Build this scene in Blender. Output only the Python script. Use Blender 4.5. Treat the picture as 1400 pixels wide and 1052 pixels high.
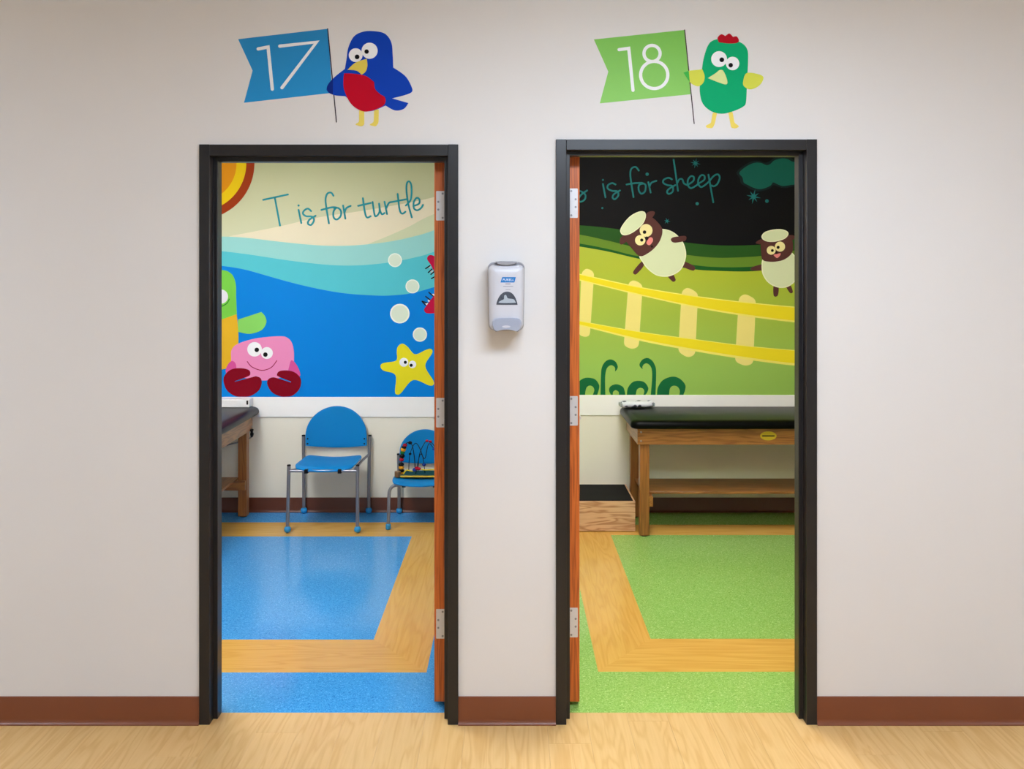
import bpy, bmesh, math, random
from mathutils import Vector, Matrix
random.seed(7)
for o in list(bpy.data.objects): bpy.data.objects.remove(o)
S = bpy.context.scene
COL = S.collection
PI = math.pi
# ------------------------------------------------------------------ camera, world, exposure
D = 3.2                       # distance of the door frames from the camera (m)
SC = 368.0                    # photograph pixels per metre on the door-frame plane
CU, CV, CZ = 697.0, 371.0, 1.687
cam_d = bpy.data.cameras.new('camera'); cam = bpy.data.objects.new('camera', cam_d); COL.objects.link(cam)
cam.location = (0, 0, CZ); cam.rotation_euler = (PI/2, 0, 0)
cam_d.sensor_width = 36; cam_d.sensor_fit = 'HORIZONTAL'
cam_d.lens = SC*D/1400*36
cam_d.shift_x = (700-CU)/1400; cam_d.shift_y = -(526-CV)/1400
cam_d.clip_start = 0.05
S.camera = cam
w = bpy.data.worlds.new('world'); S.world = w; w.use_nodes = True
w.node_tree.nodes['Background'].inputs[0].default_value = (0.8, 0.85, 0.9, 1)
w.node_tree.nodes['Background'].inputs[1].default_value = 0.3
vs = S.view_settings
vs.view_transform = 'Standard'; vs.look = 'None'; vs.gamma = 1; vs.use_curve_mapping = False
vs.exposure = 0.0
# light of the ceiling panels (W/m2 style emission strengths)
L_CORR, L_BLUE, L_GREEN = 24.5, 25.0, 23.0

# ------------------------------------------------------------------ colour and materials
def lin(c):
    out = []
    for v in c[:3]:
        v = v/255.0
        out.append(v/12.92 if v <= 0.04045 else ((v+0.055)/1.055)**2.4)
    return (*out, 1)
M = {}
def nodes(name):
    m = bpy.data.materials.new(name); m.use_nodes = True
    nt = m.node_tree; return m, nt, nt.nodes['Principled BSDF']
def mat(name, rgb, rough=0.5, spec=0.5, var=0.06, scale=30, bump=0.0, metal=0, coat=0, ior=0):
    """paint / plastic / print: one colour with a faint procedural unevenness"""
    if name in M: return M[name]
    m, nt, b = nodes(name)
    tc = nt.nodes.new('ShaderNodeTexCoord')
    no = nt.nodes.new('ShaderNodeTexNoise'); no.inputs['Scale'].default_value = scale; no.inputs['Detail'].default_value = 3
    nt.links.new(tc.outputs['Object'], no.inputs['Vector'])
    mx = nt.nodes.new('ShaderNodeMix'); mx.data_type = 'RGBA'
    c = lin(rgb)
    mx.inputs['A'].default_value = tuple(x*(1-var) for x in c[:3])+(1,)
    mx.inputs['B'].default_value = tuple(min(1, x*(1+var)) for x in c[:3])+(1,)
    nt.links.new(no.outputs['Fac'], mx.inputs['Factor'])
    nt.links.new(mx.outputs['Result'], b.inputs['Base Color'])
    b.inputs['Roughness'].default_value = rough; b.inputs['Metallic'].default_value = metal
    b.inputs['Specular IOR Level'].default_value = spec
    if coat: b.inputs['Coat Weight'].default_value = coat; b.inputs['Coat Roughness'].default_value = 0.1
    if bump:
        bp = nt.nodes.new('ShaderNodeBump'); bp.inputs['Strength'].default_value = bump; bp.inputs['Distance'].default_value = 0.002
        n2 = nt.nodes.new('ShaderNodeTexNoise'); n2.inputs['Scale'].default_value = scale*6
        nt.links.new(tc.outputs['Object'], n2.inputs['Vector'])
        nt.links.new(n2.outputs['Fac'], bp.inputs['Height']); nt.links.new(bp.outputs['Normal'], b.inputs['Normal'])
    if ior: b.inputs['IOR'].default_value = ior
    M[name] = m; return m
def wood(name, light, dark, axis='x', rough=0.4, rings=9, along=1.2, across=14, spec=0.5, ringmix=0.5, tone=0.10, coat=0):
    """wood grain that runs along one axis of the object, shifted per object"""
    if name in M: return M[name]
    m, nt, b = nodes(name); N = nt.nodes.new; Lk = nt.links.new
    tc = N('ShaderNodeTexCoord'); oi = N('ShaderNodeObjectInfo')
    add = N('ShaderNodeVectorMath'); add.operation = 'ADD'
    mulr = N('ShaderNodeMath'); mulr.operation = 'MULTIPLY'; mulr.inputs[1].default_value = 37.0
    Lk(oi.outputs['Random'], mulr.inputs[0])
    Lk(tc.outputs['Object'], add.inputs[0]); Lk(mulr.outputs[0], add.inputs[1])
    mp = N('ShaderNodeMapping')
    sc = {'x': (along, across, across), 'y': (across, along, across), 'z': (across, across, along)}[axis]
    mp.inputs['Scale'].default_value = sc
    Lk(add.outputs[0], mp.inputs['Vector'])
    n1 = N('ShaderNodeTexNoise'); n1.inputs['Scale'].default_value = 1.0; n1.inputs['Detail'].default_value = 2.0; n1.inputs['Distortion'].default_value = 0.4
    Lk(mp.outputs[0], n1.inputs['Vector'])
    k = N('ShaderNodeMath'); k.operation = 'MULTIPLY'; k.inputs[1].default_value = rings*6.283
    Lk(n1.outputs['Fac'], k.inputs[0])
    sn = N('ShaderNodeMath'); sn.operation = 'SINE'; Lk(k.outputs[0], sn.inputs[0])
    mr = N('ShaderNodeMapRange'); mr.inputs['From Min'].default_value = -1; mr.inputs['To Max'].default_value = 1.0; Lk(sn.outputs[0], mr.inputs['Value'])
    pw = N('ShaderNodeMath'); pw.operation = 'POWER'; pw.inputs[1].default_value = 2.2; Lk(mr.outputs[0], pw.inputs[0])
    mp2 = N('ShaderNodeMapping'); mp2.inputs['Scale'].default_value = tuple(s*9 if s == across else s*4 for s in sc)
    Lk(add.outputs[0], mp2.inputs['Vector'])
    n2 = N('ShaderNodeTexNoise'); n2.inputs['Scale'].default_value = 1.0; n2.inputs['Detail'].default_value = 3
    Lk(mp2.outputs[0], n2.inputs['Vector'])
    mixf = N('ShaderNodeMix'); mixf.data_type = 'FLOAT'; mixf.inputs['Factor'].default_value = 1-ringmix
    Lk(pw.outputs[0], mixf.inputs['A']); Lk(n2.outputs['Fac'], mixf.inputs['B'])
    mx = N('ShaderNodeMix'); mx.data_type = 'RGBA'
    mx.inputs['A'].default_value = lin(light); mx.inputs['B'].default_value = lin(dark)
    Lk(mixf.outputs['Result'], mx.inputs['Factor'])
    hs = N('ShaderNodeHueSaturation')
    mrv = N('ShaderNodeMapRange'); mrv.inputs['To Min'].default_value = 1-tone; mrv.inputs['To Max'].default_value = 1+tone
    Lk(oi.outputs['Random'], mrv.inputs['Value']); Lk(mrv.outputs[0], hs.inputs['Value'])
    Lk(mx.outputs['Result'], hs.inputs['Color']); Lk(hs.outputs[0], b.inputs['Base Color'])
    b.inputs['Roughness'].default_value = rough; b.inputs['Specular IOR Level'].default_value = spec
    if coat: b.inputs['Coat Weight'].default_value = coat; b.inputs['Coat Roughness'].default_value = 0.15
    M[name] = m; return m
def speckle(name, base, light, dark, rough=0.15):
    """sheet vinyl with fine chips"""
    m, nt, b = nodes(name); N = nt.nodes.new; Lk = nt.links.new
    tc = N('ShaderNodeTexCoord')
    n1 = N('ShaderNodeTexNoise'); n1.inputs['Scale'].default_value = 150; n1.inputs['Detail'].default_value = 3; n1.inputs['Distortion'].default_value = 1.5
    Lk(tc.outputs['Object'], n1.inputs['Vector'])
    cr = N('ShaderNodeValToRGB'); e = cr.color_ramp.elements
    e[0].position = 0.36; e[0].color = lin(dark); e[1].position = 0.66; e[1].color = lin(light)
    x = e.new(0.46); x.color = lin(base); x = e.new(0.55); x.color = lin(base)
    Lk(n1.outputs['Fac'], cr.inputs[0]); Lk(cr.outputs[0], b.inputs['Base Color'])
    b.inputs['Roughness'].default_value = rough
    n2 = N('ShaderNodeTexNoise'); n2.inputs['Scale'].default_value = 6
    Lk(tc.outputs['Object'], n2.inputs['Vector'])
    bp = N('ShaderNodeBump'); bp.inputs['Strength'].default_value = 0.05; bp.inputs['Distance'].default_value = 0.003
    Lk(n2.outputs['Fac'], bp.inputs['Height']); Lk(bp.outputs[0], b.inputs['Normal'])
    M[name] = m; return m
def gradient(name, top, bottom, z0, z1, rough=0.55):
    """flat area whose base colour blends from one tone to another with height (metres above the floor)"""
    m, nt, b = nodes(name); N = nt.nodes.new; Lk = nt.links.new
    tc = N('ShaderNodeTexCoord'); sp = N('ShaderNodeSeparateXYZ'); Lk(tc.outputs['Object'], sp.inputs[0])
    mr = N('ShaderNodeMapRange'); mr.inputs['From Min'].default_value = z0; mr.inputs['From Max'].default_value = z1
    Lk(sp.outputs['Z'], mr.inputs['Value'])
    mx = N('ShaderNodeMix'); mx.data_type = 'RGBA'; mx.inputs['A'].default_value = lin(bottom); mx.inputs['B'].default_value = lin(top)
    Lk(mr.outputs[0], mx.inputs['Factor']); Lk(mx.outputs['Result'], b.inputs['Base Color'])
    b.inputs['Roughness'].default_value = rough
    M[name] = m; return m
def emit(name, rgb, strength):
    m, nt, b = nodes(name)
    b.inputs['Base Color'].default_value = (0.8, 0.8, 0.8, 1)
    b.inputs['Emission Color'].default_value = (*rgb, 1); b.inputs['Emission Strength'].default_value = strength
    M[name] = m; return m

WALLP = mat('corridor wall paint', (220, 217, 216), 0.75, 0.3, 0.015, 3, 0.05)
ROOMP = mat('room wall paint', (238, 233, 216), 0.7, 0.3, 0.015, 3, 0.05)
CEIL = mat('ceiling tile', (225, 222, 215), 0.9, 0.2, 0.05, 60)
BLACK = mat('black frame enamel', (23, 23, 27), 0.36, 0.5, 0.08, 12)
BASE = mat('brown rubber base', (118, 62, 34), 0.38, 0.5, 0.06, 6)
BASED = mat('dark brown rubber base', (92, 44, 26), 0.38, 0.5, 0.06, 6)
WHITEB = mat('white laminate band', (246, 245, 242), 0.4, 0.4, 0.02, 6)
PLANK = wood('maple plank vinyl', (224, 188, 130), (200, 154, 90), 'y', 0.34, 8, 1.3, 13, 0.45, 0.35, 0.025)
STRX = wood('oak strip vinyl across', (222, 176, 88), (196, 144, 60), 'x', 0.2, 8, 1.0, 12, 0.5, 0.3, 0.02)
STRY = wood('oak strip vinyl lengthwise', (222, 176, 88), (196, 144, 60), 'y', 0.2, 8, 1.0, 12, 0.5, 0.3, 0.02)
BLUEV = speckle('blue speckled vinyl', (62, 150, 214), (105, 182, 236), (44, 122, 190))
GREENV = speckle('green speckled vinyl', (140, 186, 92), (182, 214, 136), (114, 162, 70))
DOORW = wood('orange stained door edge', (228, 120, 46), (150, 62, 20), 'z', 0.4, 4, 2.2, 60, 0.5, 0.45, 0.05)
TABW = wood('oak table wood', (176, 116, 56), (112, 64, 24), 'x', 0.38, 6, 1.6, 22, 0.5, 0.5, 0.06, 0.2)
TABWY = wood('oak table wood end', (176, 116, 56), (112, 64, 24), 'y', 0.38, 6, 1.6, 22, 0.5, 0.5, 0.06, 0.2)
TABWZ = wood('oak table wood upright', (170, 108, 50), (112, 64, 24), 'z', 0.38, 6, 1.2, 30, 0.5, 0.45, 0.06, 0.2)
STEPW = wood('pale fir step wood', (226, 184, 142), (168, 112, 70), 'x', 0.5, 5, 3.0, 22, 0.4, 0.65, 0.03)
STEPWY = wood('pale fir step wood side', (226, 184, 142), (168, 112, 70), 'y', 0.5, 5, 3.0, 22, 0.4, 0.65, 0.03)
PADB = mat('black vinyl upholstery', (7, 8, 7), 0.3, 0.3, 0.2, 40, 0.1, ior=1.22)
PADN = mat('navy vinyl upholstery', (13, 13, 20), 0.3, 0.3, 0.2, 40, 0.1, ior=1.25)
RUBBER = mat('black rubber', (14, 14, 15), 0.8, 0.2, 0.2, 80)
CHAIRB = mat('blue moulded plastic', (0, 128, 196), 0.4, 0.25, 0.04, 300, 0.12)
BALLB = mat('blue glide plastic', (40, 150, 214), 0.18, 0.5, 0.03, 20)
TUBE = mat('grey steel tube', (140, 140, 146), 0.34, 0.5, 0.06, 20, 0, 0.7)
STEEL = mat('satin steel hinge', (220, 218, 220), 0.36, 0.5, 0.06, 60, 0, 0.3)
SCREW = mat('screw steel', (150, 150, 155), 0.3, 0.5, 0.1, 80, 0, 0.8)

# ------------------------------------------------------------------ mesh helpers
def put(o, parent=None):
    COL.objects.link(o)
    if parent: o.parent = parent
    return o
def tag(o, label=None, cat=None, group=None, kind=None):
    if label: o['label'] = label
    if cat: o['category'] = cat
    if group: o['group'] = group
    if kind: o['kind'] = kind
    return o
def empty(name, loc=(0, 0, 0), label=None, cat=None, group=None, kind=None):
    e = bpy.data.objects.new(name, None); e.empty_display_size = 0.1
    COL.objects.link(e); e.location = loc
    return tag(e, label, cat, group, kind)
def root_loc(p):
    while p.parent: p = p.parent
    return Vector(p.location)
class B:
    """collects shapes in world space; done() links them as one object (origin = the root's)"""
    def __init__(s): s.bm = bmesh.new()
    def box(s, x0, x1, y0, y1, z0, z1):
        vs = [s.bm.verts.new((x, y, z)) for z in (z0, z1) for y in (y0, y1) for x in (x0, x1)]
        for f in ((0,2,3,1),(4,5,7,6),(0,1,5,4),(2,6,7,3),(0,4,6,2),(1,3,7,5)): s.bm.faces.new([vs[i] for i in f])
        return s
    def prism(s, pts, axis, a, b):
        """closed 2-D outline pushed along axis from a to b; pts in the two other axes (order x,y,z)"""
        def P(p, t): return {'x': (t, p[0], p[1]), 'y': (p[0], t, p[1]), 'z': (p[0], p[1], t)}[axis]
        A = [s.bm.verts.new(P(p, a)) for p in pts]; C = [s.bm.verts.new(P(p, b)) for p in pts]
        n = len(pts); s.bm.faces.new(A); s.bm.faces.new(C[::-1])
        for i in range(n): s.bm.faces.new((A[i], C[i], C[(i+1) % n], A[(i+1) % n]))
        return s
    def loft(s, rings, cap=(True, True)):
        R = [[s.bm.verts.new(p) for p in r] for r in rings]; n = len(R[0])
        for a, b in zip(R, R[1:]):
            for i in range(n): s.bm.faces.new((a[i], a[(i+1) % n], b[(i+1) % n], b[i]))
        if cap[0]: s.bm.faces.new(R[0][::-1])
        if cap[1]: s.bm.faces.new(R[-1])
        return s
    def tube(s, path, r, seg=12):
        P = [Vector(p) for p in path]; rings = []
        t0 = (P[1]-P[0]).normalized()
        u = t0.orthogonal().normalized()
        rr = r if isinstance(r, (list, tuple)) else [r]*len(P)
        for i, p in enumerate(P):
            t = (P[min(i+1, len(P)-1)]-P[max(i-1, 0)]).normalized()
            u = (u-t*u.dot(t)).normalized(); v = t.cross(u)
            rings.append([p+(u*math.cos(2*PI*k/seg)+v*math.sin(2*PI*k/seg))*rr[i] for k in range(seg)])
        return s.loft(rings)
    def ball(s, c, r, sx=1, sy=1, sz=1, u=16, v=10):
        m = Matrix.Translation(c) @ Matrix.Diagonal((r*sx, r*sy, r*sz, 1))
        bmesh.ops.create_uvsphere(s.bm, u_segments=u, v_segments=v, radius=1, matrix=m); return s
    def cyl(s, c, r, h, axis='z', seg=20, r2=None):
        rot = {'z': Matrix.Identity(4), 'x': Matrix.Rotation(PI/2, 4, 'Y'), 'y': Matrix.Rotation(PI/2, 4, 'X')}[axis]
        bmesh.ops.create_cone(s.bm, cap_ends=True, segments=seg, radius1=r, radius2=r if r2 is None else r2, depth=h, matrix=Matrix.Translation(c) @ rot); return s
    def done(s, name, m, parent=None, bevel=0, seg=2, smooth=False, solid=0, sub=0, angle=0.6):
        if parent:
            d = -root_loc(parent)
            for v in s.bm.verts: v.co += d
        bmesh.ops.recalc_face_normals(s.bm, faces=s.bm.faces)
        me = bpy.data.meshes.new(name); s.bm.to_mesh(me); s.bm.free()
        me.materials.append(m)
        o = put(bpy.data.objects.new(name, me), parent)
        if solid:
            q = o.modifiers.new('solid', 'SOLIDIFY'); q.thickness = solid; q.offset = 0
        if bevel:
            q = o.modifiers.new('bevel', 'BEVEL'); q.width = bevel; q.segments = seg; q.limit_method = 'ANGLE'; q.angle_limit = angle
        if sub:
            q = o.modifiers.new('sub', 'SUBSURF'); q.levels = sub; q.render_levels = sub
        if smooth or bevel:
            for p in me.polygons: p.use_smooth = True
            if not smooth or smooth == 'angle': me.set_sharp_from_angle(angle=0.7)
        return o
def bend(pts, r, n=6):
    """polyline with rounded corners"""
    P = [Vector(p) for p in pts]; out = [P[0]]
    for a, b, c in zip(P, P[1:], P[2:]):
        d1 = (a-b); d2 = (c-b); q = min(r, d1.length*.49, d2.length*.49)
        s, e = b+d1.normalized()*q, b+d2.normalized()*q
        for i in range(n+1):
            t = i/n; out.append(s*(1-t)**2+b*2*t*(1-t)+e*t*t)
    out.append(P[-1]); return out
def rrect(cx, cy, hw, hh, r, n=6):
    out = []
    for sx, sy, a0 in ((1,1,0),(-1,1,PI/2),(-1,-1,PI),(1,-1,1.5*PI)):
        for i in range(n+1):
            a = a0+PI/2*i/n; out.append((cx+sx*(hw-r)+r*math.cos(a), cy+sy*(hh-r)+r*math.sin(a)))
    return out
# photograph pixel -> metres on a plane whose distance is r times that of the door frames
def px(u, r): return (u-CU)*r/SC
def pz(v, r): return CZ-(v-CV)*r/SC

# ------------------------------------------------------------------ flat print (decals and wall murals)
def spline(pts, closed=False, n=6):
    out = []; k = len(pts)
    if k < 3 and not closed: return list(pts)
    for i in range(k if closed else k-1):
        p1, p2 = pts[i], pts[(i+1) % k]
        p0 = pts[i-1] if (closed or i > 0) else p1
        p3 = pts[(i+2) % k] if (closed or i+2 < k) else p2
        for j in range(n):
            t = j/n
            out.append(tuple(0.5*((2*b)+(-a+c)*t+(2*a-5*b+4*c-d)*t*t+(-a+3*b-3*c+d)*t**3) for a, b, c, d in zip(p0, p1, p2, p3)))
    if not closed: out.append(pts[-1])
    return out
def outline(pts):
    """None splits a closed outline into smooth runs with a corner between them"""
    if None not in pts: return spline(pts, True)
    out = []; run = []
    for p in list(pts)+[None]:
        if p is None:
            s = spline(run); out += s if not out or out[-1] != s[0] else s[1:]; run = []
        else: run.append(p)
    if out[0] == out[-1]: out.pop()
    return out
def circ(x, y, r, ry=None, n=28): return [(x+r*math.cos(2*PI*i/n), y+(ry or r)*math.sin(2*PI*i/n)) for i in range(n)]
def roundpoly(pts, r):
    P = [Vector((p[0], p[1], 0)) for p in pts]; n = len(P); out = []
    for i in range(n):
        a, b, c = P[i-1], P[i], P[(i+1) % n]
        s = b+(a-b).normalized()*min(r, (a-b).length*.45); e = b+(c-b).normalized()*min(r, (c-b).length*.45)
        for j in range(7):
            t = j/6; q = s*(1-t)**2+b*2*t*(1-t)+e*t*t; out.append((q.x, q.y))
    return out
STEP = 0.0005
class Print:
    """flat shapes in crop coordinates laid on the wall plane y = yw, each ink layer a hair thicker"""
    def __init__(s, ox, oy, k, yw): s.ox, s.oy, s.k, s.yw, s.r = ox, oy, k, yw, yw/D
    def w(s, p): return (px(s.ox+p[0]/s.k, s.r), pz(s.oy+p[1]/s.k, s.r))
    def shape(s, name, pts, layer, m, parent, sharp=False):
        q = [s.w(p) for p in (pts if sharp else outline(pts))]
        return B().prism(q, 'y', s.yw, s.yw-layer*STEP).done(name, m, parent)
    def ring(s, name, x, y, r, wd, layer, m, parent, n=44):
        b = B(); I, O = circ(x, y, r-wd/2, n=n), circ(x, y, r+wd/2, n=n)
        for i in range(n): b.prism([s.w(v) for v in (I[i], I[(i+1) % n], O[(i+1) % n], O[i])], 'y', s.yw, s.yw-layer*STEP)
        bmesh.ops.remove_doubles(b.bm, verts=b.bm.verts, dist=1e-6)
        return b.done(name, m, parent)
    def letters(s, name, groups, width, layer, m, parent):
        for g in groups: s.strokes(name, g, width, layer, m, parent)
    def dot(s, name, x, y, r, layer, m, parent, ry=None): return s.shape(name, circ(x, y, r, ry, 120 if r > 150 else 32), layer, m, parent, True)
    def strokes(s, name, lines, width, layer, m, parent, smooth=True):
        b = B(); s.rise = 0
        for ln in lines:
            if len(ln) == 1:
                b.prism([s.w(p) for p in circ(ln[0][0], ln[0][1], width*.62, n=12)], 'y', s.yw, s.yw-layer*STEP); continue
            p = [Vector((a[0], a[1], 0)) for a in (spline(ln) if smooth else ln)]
            L, R = [], []
            for i in range(len(p)):
                d0 = (p[i]-p[i-1]).normalized() if i else None
                d1 = (p[i+1]-p[i]).normalized() if i+1 < len(p) else None
                t = ((d0 or d1)+(d1 or d0)).normalized(); nrm = Vector((-t.y, t.x, 0))
                c = nrm.dot(Vector((-(d1 or d0).y, (d1 or d0).x, 0))); h = width/2/max(c, .5)
                L.append(p[i]+nrm*h); R.append(p[i]-nrm*h)
            def fan(c, d, h=width/2):
                a = math.atan2(d.y, d.x); return [c+Vector((math.cos(a+t*PI/8)*h, math.sin(a+t*PI/8)*h, 0)) for t in range(-3, 4)]
            ds, de = (p[0]-p[1]).normalized(), (p[-1]-p[-2]).normalized()
            y0, y1 = s.yw, s.yw-layer*STEP
            for i in range(len(p)-1):
                b.prism([s.w(v) for v in (L[i], L[i+1], R[i+1], R[i])], 'y', y0, y1-s.rise); s.rise += 6e-6
            b.prism([s.w(v) for v in [L[0]]+fan(p[0], ds)+[R[0]]], 'y', y0, y1)
            b.prism([s.w(v) for v in [R[-1]]+fan(p[-1], de)+[L[-1]]], 'y', y0, y1-s.rise)
        return b.done(name, m, parent)
def ink(rgb, rough=0.6): return mat('ink %d %d %d' % rgb, rgb, rough, 0.12, 0.02, 8)

# ------------------------------------------------------------------ the building
H = 2.75
YW = D+0.010                    # corridor face of the door wall
YB = D+0.128                    # room face of the door wall
YF = 1.885*D                    # far wall of both rooms
YT = 1.028*D                    # where corridor planks meet the rooms' vinyl
XL, XR = -5.5, 5.5              # corridor ends
AL, AR = -2.75, -0.075          # blue room
GL, GR = 0.065, 2.80            # green room
FR = [dict(x0=px(272, 1), x1=px(626.5, 1), top=pz(197.4, 1), head=0.042),
      dict(x0=px(760, 1), x1=px(1117.3, 1), top=pz(190.5, 1), head=0.039)]
FW = 0.039                      # face width of the frames
# walls
pts = [(XL, 0), (XL, H), (XR, H), (XR, 0)]
for f in FR[::-1]:
    i0, i1, t = f['x0']+FW-.012, f['x1']-FW+.012, f['top']-f['head']+.012
    pts += [(i1, 0), (i1, t), (i0, t), (i0, 0)]
tag(B().prism(pts, 'y', YW, YB).done('wall_front', WALLP), 'pale greige corridor wall with two door openings', 'wall', kind='structure')
tag(B().box(XL, XR, -1.6, -1.5, 0, H).done('wall_behind', WALLP), 'pale corridor wall opposite the two doors', 'wall', kind='structure')
tag(B().box(XL-.1, XL, -1.6, YB, 0, H).done('wall_left', WALLP), 'pale wall closing the corridor beside the blue room', 'wall', kind='structure')
tag(B().box(XR, XR+.1, -1.6, YB, 0, H).done('wall_right', WALLP), 'pale wall closing the corridor beside the green room', 'wall', kind='structure')
tag(B().box(AL-.1, GR+.1, YF, YF+.1, 0, H).done('wall_back', ROOMP), 'cream far wall carrying the two murals', 'wall', kind='structure')
tag(B().box(AR, GL, YB, YF, 0, H).done('wall_middle', ROOMP), 'cream dividing wall between the two rooms', 'wall', kind='structure')
tag(B().box(AL-.1, AL, YB, YF, 0, H).done('wall_blue_room_side', ROOMP), 'cream side wall of the blue room', 'wall', kind='structure')
tag(B().box(GR, GR+.1, YB, YF, 0, H).done('wall_green_room_side', ROOMP), 'cream side wall of the green room', 'wall', kind='structure')
tag(B().box(XL-.1, XR+.1, -1.6, YF+.1, H, H+.08).done('ceiling', CEIL), 'white tiled ceiling over corridor and rooms', 'ceiling', kind='structure')
# corridor floor: planks
fl = empty('floor', (0, 0, 0), 'pale maple plank corridor floor', 'floor', kind='structure')
B().box(XL, XR, -1.6, YT, -.06, -.004).done('subfloor', mat('subfloor', (150, 112, 66), 0.8), fl)
PWd, PL = 0.1524, 1.22
me_pl = {}
def plank(x, y0, y1):
    key = round(y1-y0, 3)
    if key not in me_pl:
        h = (y1-y0)/2; g = 0.00025
        o = B().box(-PWd/2+g, PWd/2-g, -h+g, h-g, -.004, 0).done('plank', PLANK, fl); me_pl[key] = o.data
    else: o = put(bpy.data.objects.new('plank', me_pl[key]), fl)
    o.location = (x, (y0+y1)/2, 0)
n = int((XR-XL)/PWd)
for i in range(n+1):
    x = XL+PWd*(i+.5)
    if x+PWd/2 > XR+.01: break
    y = -1.6+((i*0.437) % 1.0)*-PL
    while y < YT-.02:
        a, b_ = max(y, -1.6), min(y+PL, YT)
        if b_-a > .02: plank(x, round(a, 3), round(b_, 3) if b_ < YT else YT)
        y += PL
# room floors: field, mitred oak strips, border
def room_floor(x0, x1, ox0, ix0, ix1, ox1, oy0, iy0, iy1, oy1, m, dx0, dx1, label):
    e = empty('floor', (0, 0, 0), label, 'floor', kind='structure')
    B().box(x0, x1, YB-.04, YF, -.06, -.004).done('subfloor', M['subfloor'], e)
    z0, z1 = -.004, 0
    B().prism([(ix0, iy0), (ix1, iy0), (ix1, iy1), (ix0, iy1)], 'z', z0, z1).done('field', m, e)
    B().prism([(ox0, oy0), (ox1, oy0), (ix1, iy0), (ix0, iy0)], 'z', z0, z1).done('wood_strip', STRX, e)
    B().prism([(ox0, oy1), (ix0, iy1), (ix1, iy1), (ox1, oy1)], 'z', z0, z1).done('wood_strip', STRX, e)
    B().prism([(ox0, oy0), (ix0, iy0), (ix0, iy1), (ox0, oy1)], 'z', z0, z1).done('wood_strip', STRY, e)
    B().prism([(ox1, oy0), (ox1, oy1), (ix1, iy1), (ix1, iy0)], 'z', z0, z1).done('wood_strip', STRY, e)
    b = B()
    b.prism([(x0, YB), (dx0, YB), (dx0, YT), (dx1, YT), (dx1, YB), (x1, YB), (x1, oy0), (x0, oy0)], 'z', z0, z1)
    b.box(x0, x1, oy1, YF, z0, z1); b.box(x0, ox0, oy0, oy1, z0, z1); b.box(ox1, x1, oy0, oy1, z0, z1)
    b.done('border', m, e)
room_floor(AL, AR, -2.475, -2.2, -.623, -.350, 1.131*D, 1.232*D, 1.711*D, 1.807*D, BLUEV, FR[0]['x0']+FW, FR[0]['x1']-FW, 'blue speckled vinyl floor inlaid with an oak strip frame')
room_floor(GL, GR, .372, .646, 2.25, 2.525, 1.133*D, 1.2346*D, 1.720*D, 1.79*D, GREENV, FR[1]['x0']+FW, FR[1]['x1']-FW, 'green speckled vinyl floor inlaid with an oak strip frame')
# rubber bases with a flared toe
def base(name, x0, x1, yw, m, label, h=0.102):
    p = [(yw, 0), (yw, h), (yw-.005, h), (yw-.006, h-.002), (yw-.006, .020), (yw-.008, .012), (yw-.013, .005), (yw-.016, .003), (yw-.016, 0)]
    return tag(B().prism(p, 'x', x0, x1).done(name, m, smooth='angle'), label, 'baseboard', kind='structure')
base('baseboard_front', XL, FR[0]['x0'], YW, BASE, 'brown rubber baseboard running up to the frame of door 17')
base('baseboard_front', FR[0]['x1'], FR[1]['x0'], YW, BASE, 'short brown rubber baseboard between the two door frames')
base('baseboard_front', FR[1]['x1'], XR, YW, BASE, 'brown rubber baseboard running away from the frame of door 18')
base('baseboard_back', AL, AR, YF, BASED, 'dark brown baseboard behind the blue chairs')
base('baseboard_back', GL, GR, YF, BASED, 'dark brown baseboard behind the step stool and exam table')
# white bands under the murals
ZB1, ZB0 = pz(543, 1.885), pz(570.3, 1.885)
ZG1, ZG0 = pz(540.2, 1.885), pz(568, 1.885)
tag(B().box(AL, AR, YF-.009, YF, ZB0, ZB1).done('trim_3', WHITEB, bevel=.002), 'white wall band under the undersea mural', 'trim', kind='structure')
tag(B().box(GL, GR, YF-.009, YF, ZG0, ZG1).done('trim_4', WHITEB, bevel=.002), 'white wall band under the night meadow mural', 'trim', kind='structure')

# ------------------------------------------------------------------ door frames and doors
JD = 0.138
def frame(i, name, label):
    f = FR[i]; x0, x1, t, hd = f['x0'], f['x1'], f['top'], f['head']
    e = empty(name, ((x0+x1)/2, D, 0), label, 'door frame', kind='structure')
    def prof(wd):   # distance into the opening, depth
        return [(0, 0), (wd, 0), (wd, .042), (wd+.016, .042), (wd+.016, .087), (wd, .087), (wd, JD), (0, JD), (0, JD-.010), (wd-.012, JD-.010), (wd-.012, .010), (0, .010)]
    B().prism([(x0+a, D+b) for a, b in prof(FW)], 'z', 0, t).done('jamb', BLACK, e, bevel=.0015)
    B().prism([(x1-a, D+b) for a, b in prof(FW)], 'z', 0, t).done('jamb', BLACK, e, bevel=.0015)
    B().prism([(D+b+.0003, t-.0005-a) for a, b in prof(hd)], 'x', x0+FW+.0004, x1-FW-.0004).done('head', BLACK, e, bevel=.0015)
    return e
frame(0, 'trim_1', 'black steel door frame under the blue 17 sign')
frame(1, 'trim_2', 'black steel door frame under the green 18 sign')
YD = 1.043*D
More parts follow.
